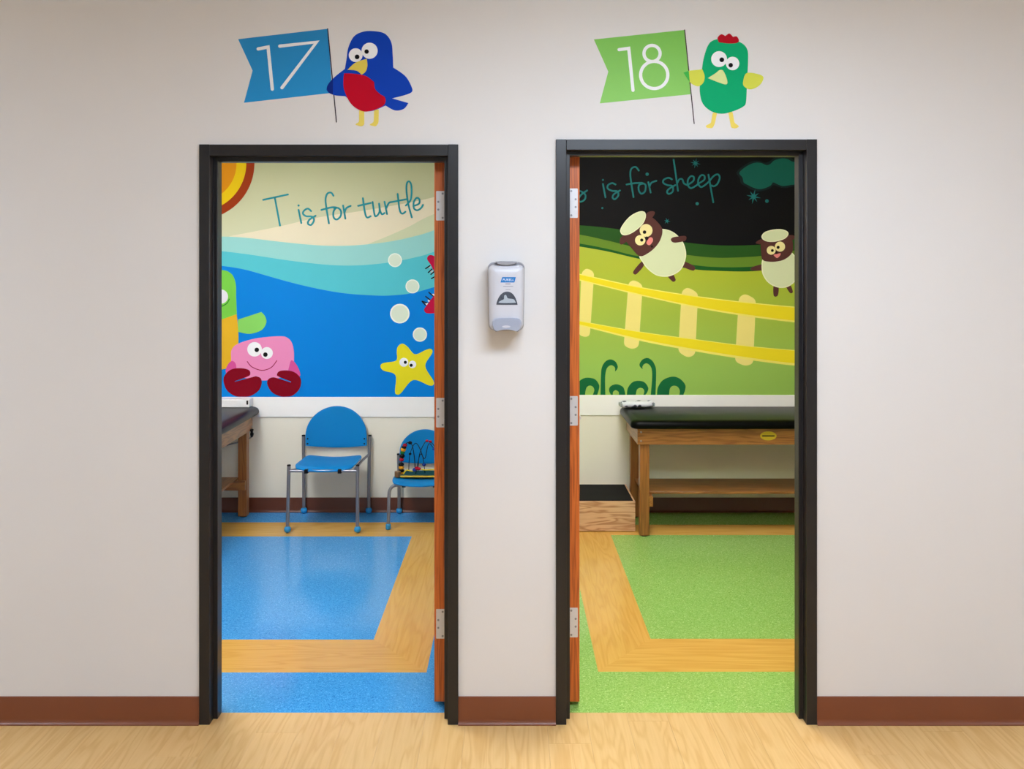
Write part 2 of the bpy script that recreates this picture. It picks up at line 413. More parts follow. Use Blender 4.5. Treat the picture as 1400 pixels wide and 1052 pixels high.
def door(name, xj, xo, zt, hz, label):
    """leaf swung 90 degrees into the room; xj = hinge-side x, xo = x of the face towards the opening"""
    s = 1 if xj > xo else -1
    e = empty(name, (xj, YD, 0), label, 'door', kind='structure')
    lo, hi = min(xj, xo), max(xj, xo)
    lf = B().box(lo, hi, YD, YD+.864, .0176, zt).done('leaf', DOORW, e, bevel=.0015)
    for z in hz:
        a, b_ = (xj+s*.002, xj-s*.0355)
        h = B().prism(rrect((a+b_)/2, z, .01875, .057, .003, 3), 'y', YD-.0018, YD+.0002).done('hinge', STEEL, e)
        for fx, dz in ((.010, .047), (.027, .015), (.027, -.015), (.010, -.047)):
            B().cyl((xj-s*fx, YD-.0022, z+dz), .0042, .0018, 'y', 12).done('screw', SCREW, h)
        b = B()
        for k in range(5): b.cyl((xj+s*.0085, YD-.003, z-.0456+k*.0228), .0065, .0222, 'z', 14)
        b.done('knuckle', STEEL, h)
    for sd, xf in ((-s, xo), (s, xj)):
        hd = B().cyl((xf+sd*.005, YD+.80, 1.0), .03, .010, 'x').done('handle', STEEL, e, smooth='angle')
        B().tube(bend([(xf+sd*.01, YD+.80, 1.0), (xf+sd*.055, YD+.80, 1.0), (xf+sd*.055, YD+.69, 1.0)], .02), .009).done('lever', STEEL, hd, smooth='angle')
    return e
r_ = 1.043
door('door_1', px(608.8, r_), px(593.8, r_), 2.112, [pz(v, r_) for v in (281.5, 564.5, 853.2)], 'orange wood door with steel hinges standing open into the blue room')
door('door_2', px(777.4, r_), px(792.3, r_), 2.131, [pz(v, r_) for v in (278, 562, 851.5)], 'orange wood door with steel hinges standing open into the green room')

# ------------------------------------------------------------------ ceiling lights
def ceiling_light(x, y, wx, wy, m, label, group=None, drop=.014):
    e = empty('ceiling_light', (x, y, H), label, 'ceiling light', group)
    b = B()
    b.box(x-wx/2-.03, x+wx/2+.03, y-wy/2-.03, y-wy/2, H-.02, H); b.box(x-wx/2-.03, x+wx/2+.03, y+wy/2, y+wy/2+.03, H-.02, H)
    b.box(x-wx/2-.03, x-wx/2, y-wy/2, y+wy/2, H-.02, H); b.box(x+wx/2, x+wx/2+.03, y-wy/2, y+wy/2, H-.02, H)
    b.done('frame', WHITEB, e)
    B().box(x-wx/2, x+wx/2, y-wy/2, y+wy/2, H-drop, H).done('diffuser', m, e)
EC = emit('corridor lamp', (0.81, 0.945, 1.12), L_CORR)
EB = emit('blue room lamp', (0.96, 0.98, 1.0), L_BLUE)
EG = emit('green room lamp', (0.98, 0.98, 0.97), L_GREEN)
for x, t in ((-3.8, 'at the blue room end of the corridor'), (0.5, 'between the other two panels'), (4.6, 'at the green room end of the corridor')):
    ceiling_light(x, 1.5, 1.2, .6, EC, 'white corridor ceiling light panel '+t, 'corridor ceiling lights', .085)
ceiling_light(-1.7, 4.2, .6, 1.2, EB, 'white flush ceiling light panel in the blue room')
ceiling_light(.66, 4.2, .6, 1.2, EG, 'white flush ceiling light panel in the green room')

# ------------------------------------------------------------------ exam tables
TL, TW = 1.83, 0.61
def exam_table(label, padm, group=None):
    """local: long side along x from 0, front at y = 0, back at y = TW"""
    e = empty('exam_table', (0, 0, 0), label, 'exam table')
    cx, cy = TL/2, TW/2
    rings = []
    for ins, z in ((.030, .692), (.010, .694), (.002, .702), (0, .714), (.003, .728), (.010, .738), (.024, .745), (.045, .7475)):
        rings.append([(x, y, z) for x, y in rrect(cx, cy, TL/2-ins, TW/2-ins, max(.055-ins*.5, .02), 7)])
    B().loft(rings).done('pad', padm, e, smooth='angle')
    a = .046; t = .018
    ap = B().box(a, TL-a, a, a+t, .588, .692).done('apron', TABW, e, bevel=.002)
    for x in (a+.022, TL-a-.022):
        for z in (.612, .668): B().cyl((x, a-.001, z), .006, .004, 'y', 14).done('screw', SCREW, ap)
    B().box(a, TL-a, TW-a-t, TW-a, .588, .692).done('apron', TABW, e, bevel=.002)
    for x in (a, TL-a-t): B().box(x, x+t, a+t+.0005, TW-a-t-.0005, .588, .692).done('apron', TABWY, e, bevel=.002)
    lw = .060
    for x in (a+t, TL-a-t-lw):
        for y in (a+t, TW-a-t-lw):
            lg = B().box(x, x+lw, y, y+lw, .006, .692).done('leg', TABWZ, e, bevel=.004)
            B().cyl((x+lw/2, y+lw/2, .003), .024, .006, 'z', 16).done('glide', RUBBER, lg)
    for x in (a+t+lw, TL-a-t-lw-.024):
        B().box(x, x+.024, a+t+.004, TW-a-t-.004, .19, .255).done('stretcher', TABWY, e, bevel=.002)
    B().box(a+t+lw-.03, TL-a-t-lw+.03, a+t+lw+.004, TW-a-t-lw-.004, .255, .270).done('shelf', TABW, e, bevel=.002)
    return e, ap
tR, apR = exam_table('wooden exam table with black padded top beside the step stool', PADB)
tR.location = (px(847, 1.875)-.002, 1.689*D, 0)
# oval maker's plate on the front apron
xl = px(1050.5, 1.703)-tR.location.x; zl = pz(596.3, 1.703)
pl = B().prism(circ(xl, zl, .052, .028, 32), 'y', .046, .0445).done('label_plate', ink((205, 178, 52)), None); pl.parent = apR
pb = B().prism(roundpoly([(xl-.04, zl-.004), (xl+.04, zl-.004), (xl+.04, zl+.004), (xl-.04, zl+.004)], .003), 'y', .0446, .0441).done('print_bar', ink((52, 46, 26)), None); pb.parent = apR
tL, apL = exam_table('wooden exam table with navy padded top beside the large blue chair', PADN)
tL.rotation_euler = (0, 0, PI/2)      # local x -> world y, local y -> world -x
tL.location = (-1.738, YF-.012-TL, 0)
# latch on the rear leg of that table
lx = TL-.046-.018-.03
b = B().box(lx-.012, lx+.012, .028, .046, .585, .60); b.box(lx-.007, lx+.007, .030, .044, .545, .585); b.cyl((lx, .036, .565), .011, .02, 'y', 12)
o = b.done('latch', RUBBER, None, bevel=.002); o.parent = tL
# cord on the wall behind that table
tag(B().tube(spline([(-2.35, YF-.006, .40), (-2.15, YF-.006, .432), (-1.99, YF-.006, .468), (-1.86, YF-.006, .50), (-1.80, YF-.006, .53)]), .005, 8).done('power_cord', mat('grey cord', (150, 150, 152), .5), smooth=True), 'thin grey cord sagging along wall behind navy exam table', 'cord')
# white paper box at the head of that table
e = empty('storage_box', (-2.0, YF-.05, .747), 'flat white box with black slot lying on navy exam table', 'box')
bx = B().box(px(262, 1.86), px(342.3, 1.86), YF-.105, YF-.012, .7478, .803).done('body', mat('white card box', (236, 236, 236), .45), e, bevel=.004)
B().prism(rrect(px(340.2, 1.86)-.003, .782, .006, .014, .003, 3), 'y', YF-.1065, YF-.104).done('slot', RUBBER, e)

# step stool
sx0, sx1, sy0, sy1, sz = px(792, 1.741)-.03, .812, 1.741*D, 1.880*D, .197
e = empty('step_stool', ((sx0+sx1)/2, (sy0+sy1)/2, 0), 'pale wooden step stool with black rubber tread beside exam table', 'step stool')
B().box(sx0, sx1, sy0, sy0+.019, .004, sz).done('front_board', STEPW, e, bevel=.002)
B().box(sx0, sx1, sy1-.019, sy1, .004, sz).done('back_board', STEPW, e, bevel=.002)
for x in (sx0, sx1-.019): B().box(x, x+.019, sy0+.0195, sy1-.0195, .004, sz).done('side_board', STEPWY, e, bevel=.002)
B().box(sx0+.0195, sx1-.0195, sy0+.0195, sy1-.0195, sz-.022, sz-.005).done('tread_board', STEPW, e)
B().box(sx0+.012, sx1-.012, sy0+.010, sy1-.010, sz-.0045, sz+.003).done('rubber_tread', RUBBER, e, bevel=.002)
for x in (sx0+.03, sx1-.03):
    for y in (sy0+.03, sy1-.03): B().cyl((x, y, .003), .012, .006, 'z', 12).done('foot', RUBBER, e)

# patterned pack lying on the black table
m, nt, bs = nodes('printed wrap'); N = nt.nodes.new
tc = N('ShaderNodeTexCoord'); vo = N('ShaderNodeTexVoronoi'); vo.inputs['Scale'].default_value = 26
cr = N('ShaderNodeValToRGB'); el = cr.color_ramp.elements
el[0].position = .28; el[0].color = lin((70, 78, 84)); el[1].position = .42; el[1].color = lin((226, 228, 234))
x = el.new(.36); x.color = lin((150, 150, 176))
nt.links.new(tc.outputs['Object'], vo.inputs['Vector']); nt.links.new(vo.outputs['Distance'], cr.inputs[0]); nt.links.new(cr.outputs[0], bs.inputs['Base Color'])
bs.inputs['Roughness'].default_value = .35; WRAP = m
pkx, pky, pkz = px(870.5, 1.855), 1.855*D, .7475+.0245
e = empty('wipes_pack', (pkx, pky, .7475), 'small white pack with grey print lying on black exam table', 'wipes pack')
rings = []
for k in range(17):
    t = -1+2*k/16; xx = pkx+.118*t; q = max(.05, (1-abs(t)**7))**.5
    rings.append([(xx, pky+.045*q*math.copysign(abs(math.cos(a))**.75, math.cos(a)), pkz+.0225*(q if abs(t) > .9 else 1)*math.copysign(abs(math.sin(a))**.8, math.sin(a))+.0015*math.sin(9*t)) for a in [2*PI*j/18 for j in range(18)]])
bd = B().loft(rings).done('wrapper', WRAP, e, smooth=True)
for sd in (-1, 1):
    B().box(pkx+sd*.114-.006, pkx+sd*.114+.006, pky-.036, pky+.036, pkz-.014, pkz+.010).done('seal', mat('grey seal', (150, 158, 160), .4), e, bevel=.003)
e.rotation_euler = (0, 0, 0.10)

# ------------------------------------------------------------------ chairs
def chair(name, label, loc, p):
    e = empty(name, loc, label, 'chair')
    X, Y = loc[0], loc[1]; hw, dp = p['hw'], p['dp']      # half width between legs, front-to-rear
    yr, yf = Y+dp/2, Y-dp/2; r = p['r']; zs = p['seat']; zu = p['up']
    for s in (-1, 1):
        lg = B().tube([(X+s*hw, yr, .035), (X+s*(hw+.003), yr+.004, zs), (X+s*(hw+.006), yr+.012, zu)], r).done('rear_leg', TUBE, e, smooth='angle')
        B().ball((X+s*hw, yr, p['ball']), p['ball']).done('glide', BALLB, lg, smooth=True)
        B().cyl((X+s*(hw+.006), yr+.0122, zu+.003), r*1.03, .008, 'z', 14).done('end_cap', RUBBER, lg)
    if p['u']:
        fl_ = B().tube(bend([(X-hw*1.13, yf, .03), (X-hw*1.13, yf+.045, zs-.034), (X+hw*1.13, yf+.045, zs-.034), (X+hw*1.13, yf, .03)], .062, 8), r).done('front_leg', TUBE, e, smooth='angle')
        for s in (-1, 1): B().cyl((X+s*hw*1.13, yf, p['ball']*.9), p['ball']*.82, p['ball']*1.8, 'z', 20).done('glide', BALLB, fl_, bevel=.008, seg=3)
        for s in (-1, 1):
            B().tube([(X+s*hw*.8, yf+.045, zs-.034), (X+s*hw*.98, yr, zs-.030)], r*.8).done('side_rail', TUBE, e, smooth='angle')
    else:
        for s in (-1, 1):
            lg = B().tube([(X+s*hw, yf, .035), (X+s*hw*.985, yf+.022, zs+.004)], r).done('front_leg', TUBE, e, smooth='angle')
            B().ball((X+s*hw, yf, p['ball']), p['ball']).done('glide', BALLB, lg, smooth=True)
            B().cyl((X+s*hw*.985, yf+.0225, zs+.008), r*1.03, .008, 'z', 14).done('end_cap', RUBBER, lg)
            B().tube(bend([(X+s*hw*.985, yf+.02, zs-.028), (X+s*hw*.85, yf+.09, zs-.036), (X+s*hw*.85, yr-.09, zs-.036), (X+s*hw, yr, zs-.012)], .05), r*.75).done('side_rail', TUBE, e, smooth='angle')
        B().tube([(X-hw*.985, yf+.02, zs-.028), (X+hw*.985, yf+.02, zs-.028)], r*.75).done('crossbar', TUBE, e, smooth='angle')
    # seat pan
    b = B(); nx, ny = 20, 16; W2, Dp = p['sw']/2, p['sd']/2; G = []
    yc = Y+p['soff']
    for j in range(ny+1):
        v = -1+2*j/ny; row = []
        for i in range(nx+1):
            u = -1+2*i/nx
            x = W2*u*(1-.10*abs(v)**6); y = Dp*v*(1-.10*abs(u)**6)
            z = zs-.014*(v+1)/2+.016*(u*u-1)+.010*max(0, v-.4)-.014*max(0, -v-.72)/.28*(1)
            row.append(b.bm.verts.new((X+x, yc+y, z)))
        G.append(row)
    for j in range(ny):
        for i in range(nx): b.bm.faces.new((G[j][i], G[j][i+1], G[j+1][i+1], G[j+1][i]))
    seat = b.done('seat', CHAIRB, e, solid=.011, bevel=.003, smooth=True)
    for s in (-1, 1):
        B().box(X+s*W2*.55-.012, X+s*W2*.55+.012, yf+.005, yf+.05, zs-.042, zs-.016).done('seat_bracket', RUBBER, e, bevel=.002)
    # backrest shell
    b = B(); nx, nz = 28, 14; BW = p['bw']/2; zb, zm, zt = p['bz']; G = []
    for j in range(nz+1):
        row = []
        for i in range(nx+1):
            u = math.sin((-1+2*i/nx)*PI/2)
            lo = zb+.018*u*u; top = zm+(zt-zm)*math.sqrt(max(0, 1-u*u))
            z = lo+(top-lo)*j/nz
            y = yr+.018-.030*u*u+.012*((z-zb)/(zt-zb))
            row.append(b.bm.verts.new((X+BW*u, y, z)))
        G.append(row)
    for j in range(nz):
        for i in range(nx): b.bm.faces.new((G[j][i], G[j][i+1], G[j+1][i+1], G[j+1][i]))
    bk = b.done('backrest', CHAIRB, e, solid=.011, bevel=.003, smooth=True)
    for s in (-1, 1):
        for z in (zb+.032, zb+.066): B().cyl((X+s*BW*.93, yr-.0145+.003, z), .0055, .008, 'y', 12).done('rivet', RUBBER, bk)
    return e
cy = (5.993+1.7346*D)/2
chair('chair', 'large blue plastic chair with grey steel legs and ball feet', (-1.207, cy, 0),
      dict(hw=.2255, dp=5.993-1.7346*D, r=.0115, seat=.422, up=.538, ball=.0225, u=False, sw=.392, sd=.40, soff=-.012, bw=.424, bz=(.457, .546, .744)))
chair('chair', 'small blue child chair with bent front legs holding bead maze', (-.592, (5.993+1.757*D)/2, 0),
      dict(hw=.178, dp=5.993-1.757*D, r=.011, seat=.314, up=.407, ball=.021, u=True, sw=.368, sd=.36, soff=-.02, bw=.346, bz=(.345, .43, .581)))

# ------------------------------------------------------------------ bead maze on the child chair
bxc, byc, bz0 = -.600, 5.80, .3115
e = empty('bead_maze', (bxc, byc, bz0), 'toy bead maze with black wires on small blue chair', 'toy')
B().box(bxc-.145, bxc+.145, byc-.07, byc+.07, bz0, bz0+.018).done('base_board', ink((36, 74, 62), .35), e, bevel=.004)
B().box(bxc-.128, bxc+.128, byc-.076, byc-.070, bz0+.004, bz0+.015).done('front_strip', ink((222, 186, 66), .35), e, bevel=.002)
for s in (-1, 1):
    B().cyl((bxc+s*.148, byc-.055, bz0+.021), .021, .04, 'z', 16).done('end_block', wood('toy block wood', (140, 104, 66), (96, 66, 36), 'z', .45), e, bevel=.004)
beadm = [ink(c, .25) for c in ((222, 150, 34), (20, 20, 22), (176, 24, 44), (38, 60, 150), (30, 110, 50), (220, 196, 40))]
proto = {}
def bead(p, ci, parent, r=.011):
    if ci not in proto:
        proto[ci] = B().ball((0, 0, 0), 1, u=12, v=8).done('bead', beadm[ci], None, smooth=True).data
        o = [q for q in COL.objects if q.data == proto[ci]][0]
    else: o = put(bpy.data.objects.new('bead', proto[ci]))
    o.parent = parent; o.location = Vector(p)-root_loc(parent); o.scale = (r, r, r*.8)
zt = bz0+.018
def wire(pts, col, beads, r=.0026):
    P = spline(pts, n=8); wv = B().tube(P, r, 8).done('wire', col, e, smooth=True)
    for t, ci, rr in beads: bead(P[int(t*(len(P)-1))], ci, wv, rr)
WB = ink((18, 18, 24), .3)
b0 = bxc
wire([(b0-.125, byc-.02, zt), (b0-.128, byc-.02, zt+.07), (b0-.115, byc-.02, zt+.16), (b0-.09, byc-.02, zt+.205), (b0-.06, byc, zt+.19), (b0-.045, byc+.02, zt+.10), (b0-.04, byc+.03, zt)], WB,
     [(.02, 0, .016), (.07, 1, .018), (.12, 0, .019), (.165, 1, .019), (.21, 2, .016), (.25, 1, .019), (.295, 4, .016), (.34, 0, .019), (.385, 1, .017), (.43, 2, .015), (.62, 1, .014)], .003)
wire([(b0-.085, byc+.03, zt), (b0-.075, byc+.03, zt+.12), (b0-.035, byc+.02, zt+.195), (b0+.01, byc, zt+.12), (b0+.03, byc-.01, zt)], WB, [(.25, 1, .010), (.9, 3, .013)])
wire([(b0-.02, byc+.03, zt), (b0-.01, byc+.02, zt+.12), (b0+.04, byc+.02, zt+.21), (b0+.10, byc, zt+.16), (b0+.12, byc, zt)], WB, [(.5, 2, .011), (.6, 2, .011)])
wire([(b0-.03, byc-.03, zt), (b0+.0, byc-.03, zt+.13), (b0+.03, byc-.02, zt+.10), (b0+.06, byc-.02, zt+.20), (b0+.12, byc-.02, zt+.10), (b0+.125, byc-.03, zt)], WB, [(.7, 3, .011), (.92, 4, .012)])
wire([(b0-.11, byc-.05, zt), (b0-.09, byc-.05, zt+.028), (b0-.05, byc-.05, zt+.022), (b0-.02, byc-.05, zt+.04), (b0+.03, byc-.05, zt+.03), (b0+.11, byc-.05, zt+.03), (b0+.13, byc-.05, zt)], ink((226, 206, 40), .3), [(.42, 3, .015), (.5, 2, .015), (.57, 2, .012)], .004)

# ------------------------------------------------------------------ hand sanitiser dispenser
DSP = mat('pale dispenser plastic', (200, 200, 208), .28, .5, .02, 10)
DSG = mat('grey dispenser plastic', (150, 150, 158), .35, .5, .03, 10)
DSB = mat('blue grey push bar', (156, 162, 180), .3, .5, .03, 10)
r1 = YW/D
dx0, dx1, dz1, dz0 = px(665.6, r1), px(718.8, r1), pz(357.2, r1), pz(452.5, r1)
dcx, dcz, dw, dh = (dx0+dx1)/2, (dz0+dz1)/2, (dx1-dx0)/2*.93, (dz1-dz0)/2*.97
e = empty('soap_dispenser', (dcx, YW, dz0), 'white hand sanitizer dispenser on wall between the two doors', 'dispenser')
def dome(cx, cz, hw, hh, rad, prof, taper=0):
    R = []
    for ins, y in prof:
        ring = []
        for x, z in rrect(cx, cz, hw-ins, hh-ins, max(rad-ins, .004), 8):
            f = 1-taper*max(0, (cz-z)/hh); ring.append((cx+(x-cx)*f, YW-y, z))
        R.append(ring)
    return B().loft(R)
dome(dcx, dcz, dw, dh, .022, [(.004, 0), (.002, .012), (0, .045), (.003, .052)], .06).done('back_shell', DSG, e, smooth='angle')
cv = dome(dcx, dcz-.003, dw-.002, dh-.006, .022, [(.0, .050), (.001, .072), (.006, .088), (.014, .096), (.026, .100), (.04, .101)], .06).done('cover', DSP, e, smooth=True)
yv = YW-.1008
top = [(dcx+x, z) for x, z in [(.040, dz1-.003), (.02, dz1-.0012), (-.02, dz1-.0012), (-.040, dz1-.003), (-.03, dz1-.012), (-.012, dz1-.0165), (.012, dz1-.0165), (.03, dz1-.012)]]
B().prism(top, 'y', YW-.0935, YW-.05).done('top_latch', DSG, e, bevel=.002)
def dp(x, y): return (px(640+x/8.09, (YW-.1)/D)+.0, pz(340+y/8.09, (YW-.1)/D))
dsx = lambda pts: [dp(*p) for p in pts]
B().prism(dsx(outline([(312, 622), (318, 590), (345, 530), (385, 490), (432, 477), (478, 490), (515, 530), (540, 590), (547, 622), None, (547, 622), (312, 622)])), 'y', yv, yv-.0014).done('sight_window', mat('smoked window', (70, 76, 88), .15, .5, .5, 160), e)
wn = B().prism(dsx(outline([(345, 600), (365, 575), (395, 560), (400, 520), (420, 515), (440, 550), (500, 560), (520, 585), (515, 600)])), 'y', yv-.0012, yv-.0019).done('bottle_shoulder', ink((168, 178, 190), .3), e)
B().prism(dsx([(378, 316), (528, 316), (512, 376), (358, 376)]), 'y', yv, yv-.0010).done('logo_plate', ink((36, 120, 190), .3), e)
fc = bpy.data.curves.new('brand', 'FONT'); fc.body = 'PURELL'; fc.align_x = 'CENTER'; fc.align_y = 'CENTER'; fc.size = .0125; fc.extrude = .0004; fc.shear = .15
fo = bpy.data.objects.new('logo_lettering_curve', fc); COL.objects.link(fo)
bpy.context.view_layer.update()
me = bpy.data.meshes.new_from_object(fo.evaluated_get(bpy.context.evaluated_depsgraph_get()))
bpy.data.objects.remove(fo)
me.materials.clear(); me.materials.append(ink((236, 240, 246), .3))
lt = put(bpy.data.objects.new('logo_lettering', me), e); lt.rotation_euler = (PI/2, 0, 0)
c = dp(443, 347); lt.location = Vector((c[0], yv-.0011, c[1]))-e.location
b = B()
for x0, x1, y, t in ((412, 470, 392, 8), (388, 498, 418, 5), (415, 468, 455, 4)):
    B().prism(dsx([(x0, y-t/2), (x1, y-t/2), (x1, y+t/2), (x0, y+t/2)]), 'y', yv, yv-.0008).done('small_print', ink((120, 122, 138), .4), e)
# push bar: rounded at its shoulders, hollowed along the lower edge
ob = outline([(262, 835), (272, 795), (310, 772), (425, 765), (545, 772), (583, 795), (594, 835), (582, 895), None, (582, 895), (545, 920), (500, 908), (425, 898), (350, 908), (310, 920), (275, 895), None, (275, 895), (262, 835)])
R = []
oc = (428, 840)
for k, y in ((1.0, .055), (1.0, .104), (.97, .110), (.9, .113)):
    R.append([(q[0], YW-y, q[1]) for q in dsx([(oc[0]+(p[0]-oc[0])*k, oc[1]+(p[1]-oc[1])*k) for p in ob])])
B().loft(R).done('push_bar', DSB, e, smooth='angle')
B().prism(dsx(circ(422, 862, 46, 13)), 'y', YW-.1125, YW-.1142).done('push_mark', DSP, e)

# ------------------------------------------------------------------ wall decals over the doors
WHT, BLK = ink((238, 238, 240)), ink((10, 10, 12))
def at_wall(u, v): return (px(u, YW/D), YW, pz(v, YW/D))
F = Print(310, 20, 5, YW)
e = empty('number_flag', at_wall(395, 140), 'blue swallowtail flag decal reading 17 on a thin pole', 'wall decal')
F.shape('flag', [(78, 168), (690, 97), (722, 535), (118, 603), (177, 383)], 1, gradient('flag blue', (0, 126, 188), (0, 146, 214), -.10, .36), e, True)
F.strokes('numeral', [[(215, 235), (283, 222), (312, 510)]], 22, 2, WHT, e, False)
F.strokes('numeral', [[(363, 216), (615, 188), (378, 500)]], 22, 2, WHT, e, False)
F.strokes('pole', [[(690, 97), (750, 735)]], 7, 2, ink((52, 44, 58)), e)
e = empty('bird_decal', at_wall(500, 172), 'dark blue bird decal with red belly beside flag 17', 'wall decal')
BB = ink((8, 62, 176))
bd = F.shape('body', [(808, 372), (820, 300), (832, 225), (870, 150), (930, 118), (1000, 113), (1080, 130), (1125, 190), (1135, 280), (1138, 362), None,
    (1138, 362), (1220, 420), (1262, 490), (1266, 528), (1220, 550), (1130, 573), None, (1130, 573), (1242, 605), None, (1242, 605), (1210, 645), (1150, 655), (1085, 622), None,
    (1085, 622), (1000, 658), (930, 655), (860, 600), (810, 558), None, (810, 558), (740, 552), (695, 532), (685, 500), (730, 435), (808, 372)], 3, BB, e)
F.shape('wing_tip', [(727, 438), (727, 548), None, (727, 548), (697, 532), (685, 500), (700, 468), (727, 438)], 4, ink((10, 40, 132)), bd)
F.shape('belly', [(803, 402), (870, 405), (950, 420), (1008, 462), None, (1008, 462), (1015, 510), (1050, 545), (1080, 565), (1085, 600), (1060, 630), (980, 660), (920, 658), (850, 610), (805, 520), (798, 450), (803, 402)], 4, ink((186, 0, 36)), bd)
F.shape('beak', [(827, 378), (880, 330), (958, 303), None, (958, 303), (962, 350), (950, 390), (922, 412), None, (922, 412), (890, 385), (827, 378)], 5, ink((222, 200, 84)), bd)
for x, y, r, p in ((882, 278, 47, (892, 290, 16)), (977, 248, 55, (957, 254, 15))):
    q = F.dot('eye', x, y, r, 4, WHT, bd)
    F.dot('pupil', *p, 6, BLK, bd)
YL = ink((228, 206, 96))
for p in ([(905, 650), (940, 650), (940, 755), (920, 766), (875, 752), (905, 735)], [(1008, 645), (1040, 645), (1038, 740), (1020, 766), (972, 755), (1005, 735)]):
    F.shape('leg', roundpoly(p, 12), 2, YL, e, True)
F = Print(800, 20, 5, YW)
e = empty('number_flag', at_wall(885, 140), 'green swallowtail flag decal reading 18 on a thin pole', 'wall decal')
F.shape('flag', [(60, 170), (680, 105), (720, 545), (100, 607), (158, 390)], 1, gradient('flag green', (104, 178, 48), (134, 198, 88), -.10, .36), e, True)
F.strokes('numeral', [[(232, 240), (298, 231), (327, 518)]], 22, 2, WHT, e, False)
n8 = F.ring('numeral', 472, 413, 93, 22, 2, WHT, e); F.ring('upper_loop', 457, 266, 55, 22, 2.2, WHT, n8)
F.strokes('pole', [[(680, 105), (745, 745)]], 7, 2, ink((72, 56, 58)), e)
e = empty('bird_decal', at_wall(990, 175), 'green bird decal with red comb beside flag 18', 'wall decal')
bd = F.shape('body', [(795, 400), (810, 300), (840, 210), (880, 175), (960, 165), (1060, 190), (1108, 240), (1113, 330), (1106, 450), (1100, 590), (1080, 630), (1000, 665), (930, 678), (860, 660), (805, 610), (785, 540), (785, 470)], 3, ink((0, 164, 106)), e)
YG = ink((208, 212, 78))
F.shape('wing', [(708, 384), (800, 375), None, (800, 375), (816, 420), (808, 465), (775, 490), (740, 480), (715, 462), None, (715, 462), (708, 384)], 4, YG, bd)
F.shape('wing_tip', [(672, 397), (708, 386), (715, 462)], 4, ink((58, 170, 70)), bd, True)
F.shape('wing', [(1105, 400), (1190, 410), (1218, 435), (1190, 485), (1130, 512), (1085, 490), (1080, 455)], 4, YG, bd)
F.shape('comb', [(912, 190), (905, 158), (930, 135), (957, 147), None, (957, 147), (985, 130), (1010, 153), None, (1010, 153), (1035, 150), (1050, 175), (1038, 194), (980, 198), (912, 190)], 4, ink((172, 0, 26)), bd)
F.shape('beak', [(838, 435), (890, 402), (920, 380), (945, 388), (970, 450), (962, 478), (900, 460), None, (900, 460), (838, 435)], 5, ink((212, 222, 150)), bd)
for x, y, r, p in ((915, 305, 54, (933, 310, 16)), (1007, 335, 46, (994, 347, 15))):
    F.dot('eye', x, y, r, 4, WHT, bd); F.dot('pupil', *p, 6, BLK, bd)
for p in ([(872, 670), (902, 672), (885, 750), (870, 778), (830, 775), (822, 760), (860, 742)], [(978, 666), (1008, 665), (1020, 740), (1055, 765), (1030, 780), (998, 775)]):
    F.shape('leg', roundpoly(p, 12), 2, YL, e, True)

# ------------------------------------------------------------------ undersea mural in the blue room
def at_far(u, v): return (px(u, 1.885), YF, pz(v, 1.885))
A = Print(260, 180, 3.684, YF)
xa, xb, ya, yb = -367, 1548, -58, (543-180)*3.684
e = empty('wall_mural', (px(420, 1.885), YF, 0), 'undersea wall mural reading T is for turtle', 'mural')
A.shape('sky', [(xa, ya), (xb, ya), (xb, yb), (xa, yb)], 1, gradient('mural sky', (176, 178, 132), (206, 208, 172), 1.85, 2.45), e, True)
A.shape('sand_band', [(200, 527), (440, 480), (650, 432), (850, 402), (1040, 370), (1230, 330), (xb, 240), None, (xb, 240), (xb, 600), (200, 600), (200, 527)], 2, ink((226, 216, 188)), e)
A.shape('dune', [(900, 565), (1000, 525), (1100, 480), (1230, 415), (xb, 300), None, (xb, 300), (xb, 620), (900, 620), (900, 565)], 3, ink((202, 208, 172)), e)
def wave(top, bottom_y, layer, m, name='wave'):
    return A.shape(name, spline(top)+[(xb, bottom_y), (xa, bottom_y)], layer, m, e, True)
wave([(xa, 560), (-100, 540), (60, 530), (160, 529), (280, 535), (450, 555), (600, 570), (720, 576), (850, 572), (1000, 555), (1120, 530), (1230, 497), (xb, 380)], 760, 4, ink((148, 206, 202)))
wave([(xa, 640), (-100, 610), (60, 598), (160, 603), (300, 620), (500, 650), (700, 672), (850, 674), (1000, 660), (1120, 637), (1230, 605), (xb, 480)], 1000, 5, ink((84, 190, 202)))
z4 = lambda x, y: ((290+x/4.1176-260)*3.684, (360+y/4.1176-180)*3.684)
wave([(xa, 690), (-100, 672), (60, 668)]+[z4(*p) for p in ((55, 15), (180, 35), (300, 68), (450, 110), (600, 145), (750, 170), (900, 181), (1000, 182), (1120, 170), (1250, 135))]+[(xb, 690)], yb, 6, ink((0, 128, 214)), 'deep_water')
s1 = A.dot('sun', 40, 160, 284, 4, ink((150, 52, 8)), e)
A.dot('sun_ring', 40, 160, 243, 5, ink((226, 190, 10)), s1); A.dot('sun_core', 40, 160, 194, 6, ink((214, 138, 14)), s1)
BUB = ink((216, 228, 208))
BUR = ink((236, 242, 230))
def bubble(P, x, y, r): P.dot('bubble_face', x, y, r*.86, 7.6, BUB, P.dot('bubble', x, y, r, 7, BUR, e))
for q in ((1032, 648, 35), (1120, 780, 35)): bubble(A, *q)
C4 = Print(290, 360, 4.1176, YF)
for q in ((1057, 284, 55), (1170, 402, 40)): bubble(C4, *q)
TX = Print(350, 240, 5.8333, YF)
